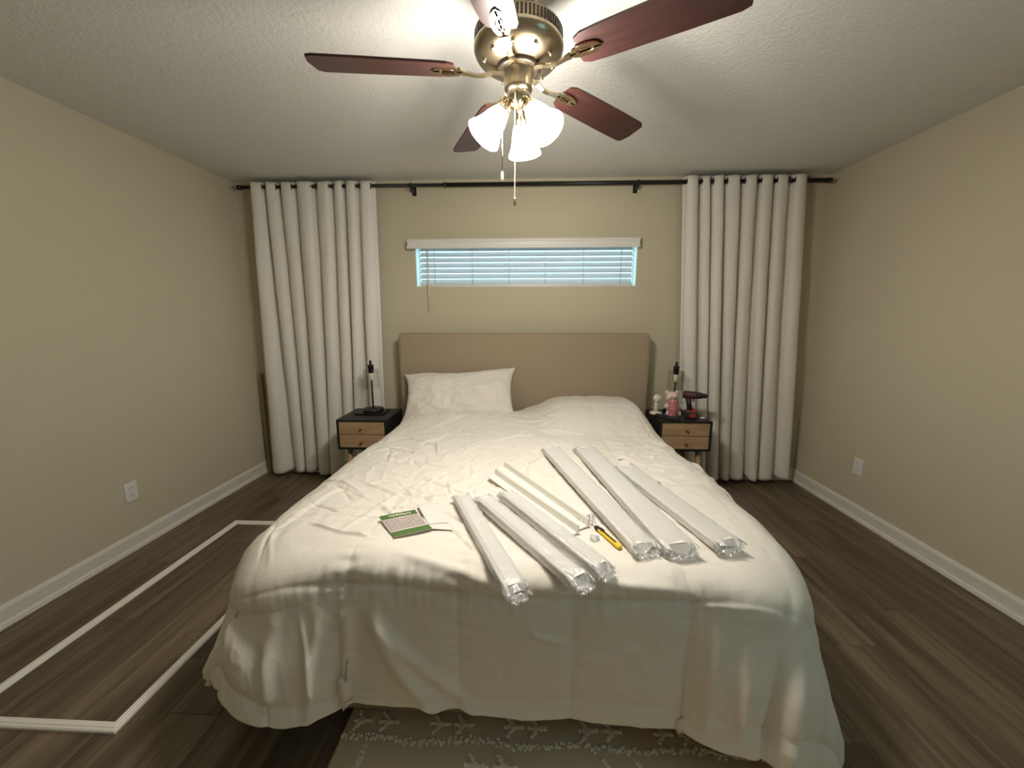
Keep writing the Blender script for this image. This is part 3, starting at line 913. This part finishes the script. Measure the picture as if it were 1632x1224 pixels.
# light kit
sw = lathe('switch_housing', [(.058, -.136), (.060, -.142), (.057, -.150), (.052, -.185), (.054, -.19), (.054, -.196), (.046, -.208), (.030, -.216)], PEWTER, fan, 48)
lathe('light_fitter', [(.042, -.205), (.045, -.215), (.040, -.245), (.022, -.262), (.010, -.268), (.004, -.272)], POL, fan, 32)
for k, az in enumerate((80, 200, 320)):
    a = R(az)
    base = Vector((.030 * math.cos(a), .030 * math.sin(a), -.232))
    tl_ = R(38)                                # tilt of the shade from straight down
    axd = Vector((math.sin(tl_) * math.cos(a), math.sin(tl_) * math.sin(a), -math.cos(tl_)))
    mt = Matrix.Translation(base) @ axd.to_track_quat('Z', 'Y').to_matrix().to_4x4()
    so = lathe('lamp_socket', [(.012, 0), (.013, .018), (.020, .024), (.020, .034), (.026, .040), (.030, .058), (.031, .064), (.024, .066)], POL, fan, 28, mt)
    pr = [(.027, .058), (.031, .066), (.037, .080), (.043, .100), (.048, .125), (.056, .150), (.067, .172), (.070, .180)]
    sh = lathe('lamp_shade', pr + [(.067, .179), (.053, .150), (.045, .125), (.038, .095), (.026, .064)], SHADE, fan, 36, mt, cap0=False, cap1=False)
    lathe('bulb', [(.010, .07), (.022, .10), (.027, .125), (.020, .148), (.006, .155)], SHADE, sh, 20, mt)
    ld = bpy.data.lights.new('bulb_light', 'SPOT')
    ld.energy = 8; ld.color = LAMP_WARM; ld.shadow_soft_size = .05; ld.spot_size = R(172); ld.spot_blend = .6
    lo = bpy.data.objects.new('bulb_light', ld); COL.objects.link(lo)
    lo.parent = fan; lo.location = mt @ Vector((0, 0, .19)); lo.rotation_euler = (-axd).to_track_quat('Z', 'Y').to_euler()
# pull chains
c1 = tube('pull_chain', [(-.050, -.02, -.215), (-.060, -.028, -.235), (-.062, -.028, -.30), (-.062, -.028, -.50)], .0016, POL, fan, 6)
lathe('chain_pull', [(.002, 0), (.0045, -.004), (.0045, -.03), (.002, -.034)], mat('cream_pull', srgb(235, 225, 200), .4), c1, 12, loc=(-.062, -.028, -.495))
bm = bmesh.new()
for k in range(72):
    bmesh.ops.create_icosphere(bm, subdivisions=1, radius=.0023, matrix=Matrix.Translation((-.012, -.045, -.225 - k * .0052)))
c2 = bmo('pull_chain', bm, POL, fan, smooth=True)
lathe('chain_pull', [(.0015, 0), (.004, -.006), (.0055, -.024), (.004, -.032)], POL, c2, 12, loc=(-.012, -.045, -.595))

# ================================================================== MOULDING STRIPS ON THE FLOOR
MP = [(0, 0), (.036, 0), (.036, .006), (.032, .011), (.026, .010), (.022, .015), (.014, .015), (.010, .012), (.004, .013), (0, .009)]
XA, XB, YA, YF = -1.992, -1.378, 2.35, 1.012
def strip(p0, p1, xd, label):
    # mitred at 45 degrees at both ends; a = 0 on the outer edge
    c = (Vector(p0) + Vector(p1)) / 2
    o = extrude_profile('moulding_strip', MP, Vector(p0) - c, Vector(p1) - c, xd, MOLD, None, 1.0, -1.0, loc=c)
    return tag(o, label, 'moulding', 'moulding strips laid as a rectangle on the floor')
strip((XA, YF, 0), (XA, YA, 0), (1, 0, 0), 'white moulding strip on the floor running along the left wall')
strip((XA, YA, 0), (XB, YA, 0), (0, -1, 0), 'short white moulding strip on the floor at the far end, toward the curtain')
strip((XB, YA, 0), (XB, YF, 0), (-1, 0, 0), 'white moulding strip on the floor running beside the comforter edge')
strip((XB, YF, 0), (XA, YF, 0), (0, 1, 0), 'short white moulding strip on the floor nearest the camera, at lower left')

# ================================================================== RUG
RUGM = mat('rug_weave', srgb(206, 188, 162), .95, spec=.05, build=b_fabric(260, .8))
TUFT = mat('rug_tuft', srgb(232, 222, 204), .95, spec=.05, build=b_fabric(180, .9))
rx0, rx1, ry0, ry1 = -.612, .862, .25, 1.16
rug = empty('rug', ((rx0 + rx1) / 2, .7, 0), 0, 'flat beige woven rug with tufted cream motifs at the foot of the bed', 'rug')
rc = rug.location
n, m_ = 120, 60
u = np.linspace(rx0, rx1, n); v_ = np.linspace(ry0, ry1, m_)
U_, V_ = np.meshgrid(u, v_, indexing='ij')
Zr = .009 + .002 * pnoise(U_ * 5, V_ * 5)
gp = np.stack([U_ - rc.x, V_ - rc.y, Zr], -1)
g = grid_obj('woven_field', gp, RUGM, rug)
sm = g.modifiers.new('thick', 'SOLIDIFY'); sm.thickness = .006; sm.offset = -1
def tuft_line(name, path, w, hgt, n_, seed):
    r_ = np.random.RandomState(seed)
    bm = bmesh.new()
    L = [Vector(p) for p in path]
    for k in range(n_):
        f_ = k / (n_ - 1) * (len(L) - 1)
        i = min(int(f_), len(L) - 2)
        p = L[i].lerp(L[i + 1], f_ - i)
        p = p + Vector((r_.normal() * w * .35, r_.normal() * w * .35, .010))
        r0 = w * r_.uniform(.28, .5)
        bmesh.ops.create_icosphere(bm, subdivisions=1, radius=r0, matrix=Matrix.Translation(p) @ Matrix.Diagonal((1, 1, hgt / w, 1)))
    return bmo(name, bm, TUFT, rug, smooth=True)
wave = [(rx0 - rc.x - .006 + (rx1 - rx0 + .012) * k / 24, 1.032 - rc.y + .006 * math.sin(k * 1.1) + .003 * math.sin(k * 2.7), 0) for k in range(25)]
tl2 = tuft_line('fringe_line', wave, .016, .012, 300, 3); tl2['kind'] = 'stuff'
def motif(cx, cy, sgn, sc):
    L = [((0, 0), (.028, 0)), ((.028, 0), (.05, .028)), ((.028, 0), (.05, -.028)), ((.028, 0), (.06, 0))]
    bm = bmesh.new()
    r_ = np.random.RandomState(int(abs(cx * 1000)) + 5)
    for (a0, b0), (a1, b1) in L:
        for k in range(9):
            f_ = k / 8
            p = Vector((cx + sgn * sc * (a0 + (a1 - a0) * f_) + r_.normal() * .002, cy + sc * (b0 + (b1 - b0) * f_) + r_.normal() * .002, .011))
            bmesh.ops.create_icosphere(bm, subdivisions=1, radius=.0075 * sc, matrix=Matrix.Translation(p) @ Matrix.Diagonal((1, 1, .6, 1)))
    bmo('tufted_motif', bm, TUFT, rug, smooth=True)
for px in (-.53, -.44, -.26, -.18, -.01, .07, .24, .32, .49, .57, .72, .80):
    motif(px - rc.x, 1.085 - rc.y, -1, 1.0)
for px in (-.12, -.03, .30, .40):
    motif(px - rc.x, .965 - rc.y, -1, 1.1)
for px in (-.52, .78):
    tuft_line('tuft_column', [(px - rc.x, 1.015 - rc.y, 0), (px - rc.x, .90 - rc.y, 0)], .014, .010, 40, int(px * 50) + 60)['kind'] = 'stuff'

# ================================================================== THINGS LYING ON THE BED
def along(p0, p1, w, lift=.002):
    """rest height and slope of a stiff strip lying between p0 and p1 on the comforter"""
    p0, p1 = Vector((*p0, 0)), Vector((*p1, 0))
    d_ = (p1 - p0); L = d_.length; d_.normalize()
    n_ = Vector((-d_.y, d_.x, 0))
    fs, zs = [], []
    for i in range(41):
        f_ = i / 40
        zz_ = max(dz(*(p0 + d_ * (L * f_) + n_ * (w * .5 * e)).xy) for e in (-1, -.5, 0, .5, 1))
        fs.append(f_); zs.append(zz_)
    fs, zs = np.array(fs), np.array(zs)
    best = None
    for sl in np.linspace(-.06, .06, 49):      # tightest line staying above the cloth
        z0 = np.max(zs - sl * (fs - .5))
        if best is None or z0 < best[0]:
            best = (z0, sl)
    z0, sl = best
    mid = (p0 + p1) / 2
    mid.z = z0 + lift
    ang = math.atan2(d_.y, d_.x)
    rot = Matrix.Rotation(ang, 4, 'Z') @ Matrix.Rotation(-math.atan2(sl, L), 4, 'Y')
    return mid, rot, L
def wrapped(p0, p1, w, h_, label, group, strips=2, seed=0, roll=0.0, lift=.002):
    mid, rot, L = along(p0, p1, w, lift)
    o = empty('wrapped_moulding', mid, 0, label, 'moulding pack', group)
    o.rotation_euler = (rot @ Matrix.Rotation(roll, 4, 'X')).to_euler()
    r_ = random.Random(seed)
    # white strips inside the film, with a stepped moulding profile
    sh_ = h_ / strips
    for k in range(strips):
        z_ = k * sh_ + .0015
        pr = [(-.5, 0), (.5, 0), (.5, .45), (.43, .62), (.36, .62), (.30, .95), (-.30, .95), (-.36, .62), (-.43, .62), (-.5, .45)]
        if k < strips - 1: pr = [(-.5, 0), (.5, 0), (.5, .96), (-.5, .96)]
        prf = [(a * (w - .006), z_ + b * (sh_ - .001)) for a, b in pr]
        extrude_profile('moulding_strip', prf, (-L / 2 + .010, 0, 0), (L / 2 - .010, 0, 0), (0, 1, 0), MOLD, o)
    # film: rounded box sleeve, wrinkled, with pinched ends
    nx_, nc = 64, 28
    P_ = np.zeros((nx_, nc + 1, 3))
    for i in range(nx_):
        f_ = i / (nx_ - 1)
        x_ = (f_ - .5) * (L + .03)
        e = min(f_, 1 - f_) * (L + .03)
        pinch = min(1, max(0, e - .004) / .034)
        ph_ = .30 + .70 * pinch ** .6
        for j in range(nc + 1):
            a = 2 * PI * j / nc
            c_, s_ = math.cos(a), math.sin(a)
            sq = lambda q_: math.copysign(abs(q_) ** .35, q_)
            yy = sq(c_) * (w / 2 + .002); zz_ = sq(s_) * (h_ / 2 + .0015) * ph_ + h_ / 2
            jx = (1 - pinch) * .010
            yy += jx * math.sin(j * 2.1 + seed) ; zz_ += jx * math.cos(j * 1.7 + seed * 2) * .8
            wr = .0012 * math.sin(x_ * 90 + j * .9 + seed) * math.sin(x_ * 37 + seed)
            P_[i, j] = (x_ + (1 - pinch) * .008 * math.sin(j * 1.3 + seed), yy + wr, max(zz_ + wr, .0))
    grid_obj('plastic_wrap', P_, FILM, o)
    # loose crumpled film flaps at both ends
    for sg in (-1, 1):
        q_ = np.zeros((10, 14, 3))
        for i in range(10):
            for j in range(14):
                fx, fy = i / 9, j / 13 - .5
                q_[i, j] = (sg * (L / 2 + .006 + fx * .026), fy * w * (1 - .25 * fx) + .004 * math.sin(i * 2 + j), h_ * .45 + fx * .006 * math.sin(j * 1.9 + seed) + .006 * math.sin(j * 2.7 + i + seed) - fx * .006)
        grid_obj('film_flap', q_, FILM, o, smooth=False)
    return o
G1 = 'plastic wrapped moulding packs on the bed'
wrapped((-.270, 1.462), (-.028, .915), .062, .034, 'plastic-wrapped white moulding pack nearest the green leaflet, overhanging the bed foot', G1, 2, 1)
wrapped((-.178, 1.450), (.155, .982), .066, .036, 'plastic-wrapped white moulding pack, middle of the three narrow packs at the bed foot', G1, 2, 2)
wrapped((-.086, 1.495), (.226, 1.035), .060, .036, 'narrow plastic-wrapped white moulding pack lying beside the bare trim pieces', G1, 2, 3)
wrapped((.124, 2.000), (.378, 1.135), .088, .032, 'long plastic-wrapped white moulding pack next to the yellow cutter', G1, 2, 4)
wrapped((.312, 2.045), (.486, 1.135), .106, .034, 'wide plastic-wrapped white moulding pack, middle of the three long packs', G1, 2, 5, lift=.004)
wrapped((.470, 1.80), (.660, 1.185), .094, .032, 'plastic-wrapped white moulding pack farthest right on the bed, partly behind a wider pack', G1, 2, 6)
def bare(p0, p1, label, flip):
    mid, rot, L = along(p0, p1, .05)
    # thin channel-shaped trim: a base leg and an upright leg with a small lip
    pr = [(-.022, 0), (.026, 0), (.026, .004), (.022, .006), (-.012, .006), (-.016, .030), (-.020, .034), (-.023, .030)]
    pr = [(a * flip, z) for a, z in pr]
    o = extrude_profile('bare_trim', pr, (-L / 2, 0, 0), (L / 2, 0, 0), (0, 1, 0), MOLD, None, loc=mid)
    o.rotation_euler = rot.to_euler()
    return tag(o, label, 'moulding', 'unwrapped trim pieces on the bed')
bare((-.166, 1.712), (.165, 1.243), 'bare white trim piece without film, nearer the narrow wrapped packs', -1)
bare((-.130, 1.805), (.208, 1.292), 'bare white trim piece without film, ending at the crumpled plastic scrap', -1)

# yellow snap-off cutter
mid, rot, L = along((.250, 1.290), (.306, 1.162), .02)
ct = empty('box_cutter', mid, 0, 'yellow snap-off box cutter lying on the comforter', 'cutter'); ct.rotation_euler = rot.to_euler()
YEL = mat('yellow_plastic', srgb(236, 200, 30), .35)
box('handle', (-.052, -.009, 0), (.07, .009, .011), YEL, ct, .004, 2)
box('slider_channel', (-.05, -.004, .010), (.045, .004, .0118), mat('cutter_dark', srgb(60, 50, 20), .5), ct, .0005)
box('slider', (-.048, -.006, .011), (-.026, .006, .016), BLACK, ct, .002, 2)
box('nose_guard', (-.074, -.009, 0), (-.050, .009, .010), BLACK, ct, .003, 2)

# crumpled plastic scraps
def scrap(loc, sc, seed, label):
    r_ = np.random.RandomState(seed)
    n = 22
    u = np.linspace(-1, 1, n)
    a, b2_ = np.meshgrid(u, u, indexing='ij')
    z_ = .55 * np.abs(pnoise(a * 2.3 + seed, b2_ * 2.3)) * 2.2 + .35 * np.abs(pnoise(a * 5, b2_ * 5 + seed)) * 2
    rr_ = .45 + .35 * pnoise(a * 1.5 + 4, b2_ * 1.5 + seed)
    P_ = np.stack([a * rr_ * sc * 1.1, b2_ * rr_ * sc, z_ * sc * .6], -1)
    o = grid_obj('plastic_scrap', P_, FILM, None, False, loc=(loc[0], loc[1], dz(*loc) + .002))
    s_ = o.modifiers.new('thick', 'SOLIDIFY'); s_.thickness = .0006
    return tag(o, label, 'plastic scrap', 'crumpled plastic on the bed')
scrap((.222, 1.345), .062, 4, 'crumpled clear plastic tuft at the end of the bare trim')
scrap((.232, 1.222), .030, 9, 'tiny crumpled plastic bit between bare trim and yellow cutter')

# dark bits
for (x_, y_, an, lb) in ((.494, 1.958, .5, 'tiny dark screw on the comforter nearer the headboard'), (.607, 1.698, 1.6, 'tiny dark screw on the comforter beside the long packs')):
    sc_ = empty('screw', (x_, y_, dz(x_, y_) + .003), an, lb, 'screw', 'loose dark screws on the bed')
    tube('shank', [(-.012, 0, 0), (.010, 0, 0), (.016, 0, 0)], [.0016, .0016, .0004], BLACK, sc_, 8)
    tube('head', [(-.015, 0, 0), (-.011, 0, 0)], [.0038, .0018], BLACK, sc_, 10)

# leaflets ---------------------------------------------------------------
def sheet(name, corners, m, lift, nu=14, nv=18, curl=.0):
    """a thin sheet draped over the comforter; corners: tl, tr, br, bl in plan"""
    tl_, tr_, br_, bl_ = [Vector((*c, 0)) for c in corners]
    c0 = (tl_ + tr_ + br_ + bl_) / 4
    P_ = np.zeros((nu, nv, 3))
    zb = max(dz(*(tl_.lerp(tr_, i / 6).lerp(bl_.lerp(br_, i / 6), j / 6)).xy) for i in range(7) for j in range(7))
    for i in range(nu):
        for j in range(nv):
            a, b = i / (nu - 1), j / (nv - 1)
            p = tl_.lerp(tr_, a).lerp(bl_.lerp(br_, a), b)
            loc_z = max(dz(p.x + ox_, p.y + oy_) for ox_ in (-.012, 0, .012) for oy_ in (-.012, 0, .012))
            P_[i, j] = (p.x - c0.x, p.y - c0.y, loc_z - zb + lift + curl * (math.sin(a * PI) * .5 + (b - .5) ** 2 * 2))
    # stiff paper: best plane, a little of the cloth's waviness, lifted clear of it
    A_ = np.stack([P_[..., 0].ravel(), P_[..., 1].ravel(), np.ones(nu * nv)], -1)
    zz_ = P_[..., 2].ravel()
    pl_ = A_ @ np.linalg.lstsq(A_, zz_, rcond=None)[0]
    new = pl_ + .25 * (zz_ - pl_)
    new += np.percentile(zz_ - new, 97)
    P_[..., 2] = new.reshape(nu, nv)
    return P_, (c0.x, c0.y, zb)
PAPER = mat('paper_white', srgb(224, 219, 211), .6); GREEN = mat('leaflet_green', srgb(84, 112, 54), .5)
TAUPE = mat('leaflet_photo', srgb(188, 172, 166), .6); LINE = mat('leaflet_line', srgb(150, 132, 126), .6)
lcor = [(-.557, 1.318), (-.440, 1.383), (-.330, 1.222), (-.440, 1.150)]
P_, lc = sheet('leaflet', lcor, PAPER, .002, curl=.004)
lf = empty('instruction_leaflet', lc, 0, 'green and white printed leaflet with panel picture lying on the comforter', 'leaflet')
g = grid_obj('page', P_, PAPER, lf)
sm = g.modifiers.new('thick', 'SOLIDIFY'); sm.thickness = .0012; sm.offset = 1
def lp(a, b, dz_=.0008):
    fa_, fb_ = a * (P_.shape[0] - 1), b * (P_.shape[1] - 1)
    i, j = min(int(fa_), P_.shape[0] - 2), min(int(fb_), P_.shape[1] - 2)
    p = P_[i, j] * (1 - (fa_ - i)) * (1 - (fb_ - j)) + P_[i + 1, j] * (fa_ - i) * (1 - (fb_ - j)) + P_[i, j + 1] * (1 - (fa_ - i)) * (fb_ - j) + P_[i + 1, j + 1] * (fa_ - i) * (fb_ - j)
    return p + np.array([0, 0, dz_])
def patch(name, a0, a1, b0, b1, m, dz_=.0006, nu=14, nv=6, parent=None):
    Q = np.array([[lp(a0 + (a1 - a0) * i / (nu - 1), b0 + (b1 - b0) * j / (nv - 1), dz_) for j in range(nv)] for i in range(nu)])
    return grid_obj(name, Q, m, parent or lf)
hd_ = patch('header_band', 0, 1, 0, .20, GREEN)
patch('footer_band', 0, 1, .80, 1, GREEN)
pc = patch('panel_picture', .03, .97, .23, .76, TAUPE)
for a0, a1 in ((.06, .24), (.34, .66), (.76, .94)):
    for b0, b1 in ((.27, .55), (.60, .73)):
        w_ = .014
        for q4 in ((a0, a1, b0, b0 + w_), (a0, a1, b1 - w_, b1), (a0, a0 + w_, b0, b1), (a1 - w_, a1, b0, b1)):
            patch('panel_outline', *q4, LINE, .0011, 6, 4, pc)
cu = bpy.data.curves.new('lettering', 'FONT'); cu.body = 'Wall Molding Kit'; cu.size = 1.0; cu.align_x = 'CENTER'; cu.align_y = 'CENTER'; cu.offset = .012
tmp = bpy.data.objects.new('tmp_text', cu); COL.objects.link(tmp)
bpy.context.view_layer.update()
tme = bpy.data.meshes.new_from_object(tmp.evaluated_get(bpy.context.evaluated_depsgraph_get()))
bpy.data.objects.remove(tmp, do_unlink=True)
xs_ = [v.co.x for v in tme.vertices]; wt = max(xs_) - min(xs_)
for v in tme.vertices:
    a = .53 + v.co.x / wt * .62
    b = .105 - v.co.y * .11
    v.co = Vector(lp(a, b, .0013))
link('lettering', tme, mat('print_white', srgb(245, 243, 235), .6), hd_)
def loose_sheet(corners, lift, label):
    Q, c_ = sheet('paper_sheet', corners, PAPER, lift, curl=.003)
    o = grid_obj('paper_sheet', Q, PAPER, None, loc=c_)
    s_ = o.modifiers.new('thick', 'SOLIDIFY'); s_.thickness = .0008; s_.offset = 1
    return tag(o, label, 'paper', 'plain white sheets beside the leaflet')
loose_sheet([(-.405, 1.37), (-.300, 1.372), (-.262, 1.232), (-.362, 1.228)], .0014, 'plain white paper sheet, squarer one underneath, right of the green leaflet')
loose_sheet([(-.435, 1.405), (-.360, 1.438), (-.285, 1.285), (-.355, 1.262)], .0036, 'plain white paper sheet, tilted one on top, right of the green leaflet')
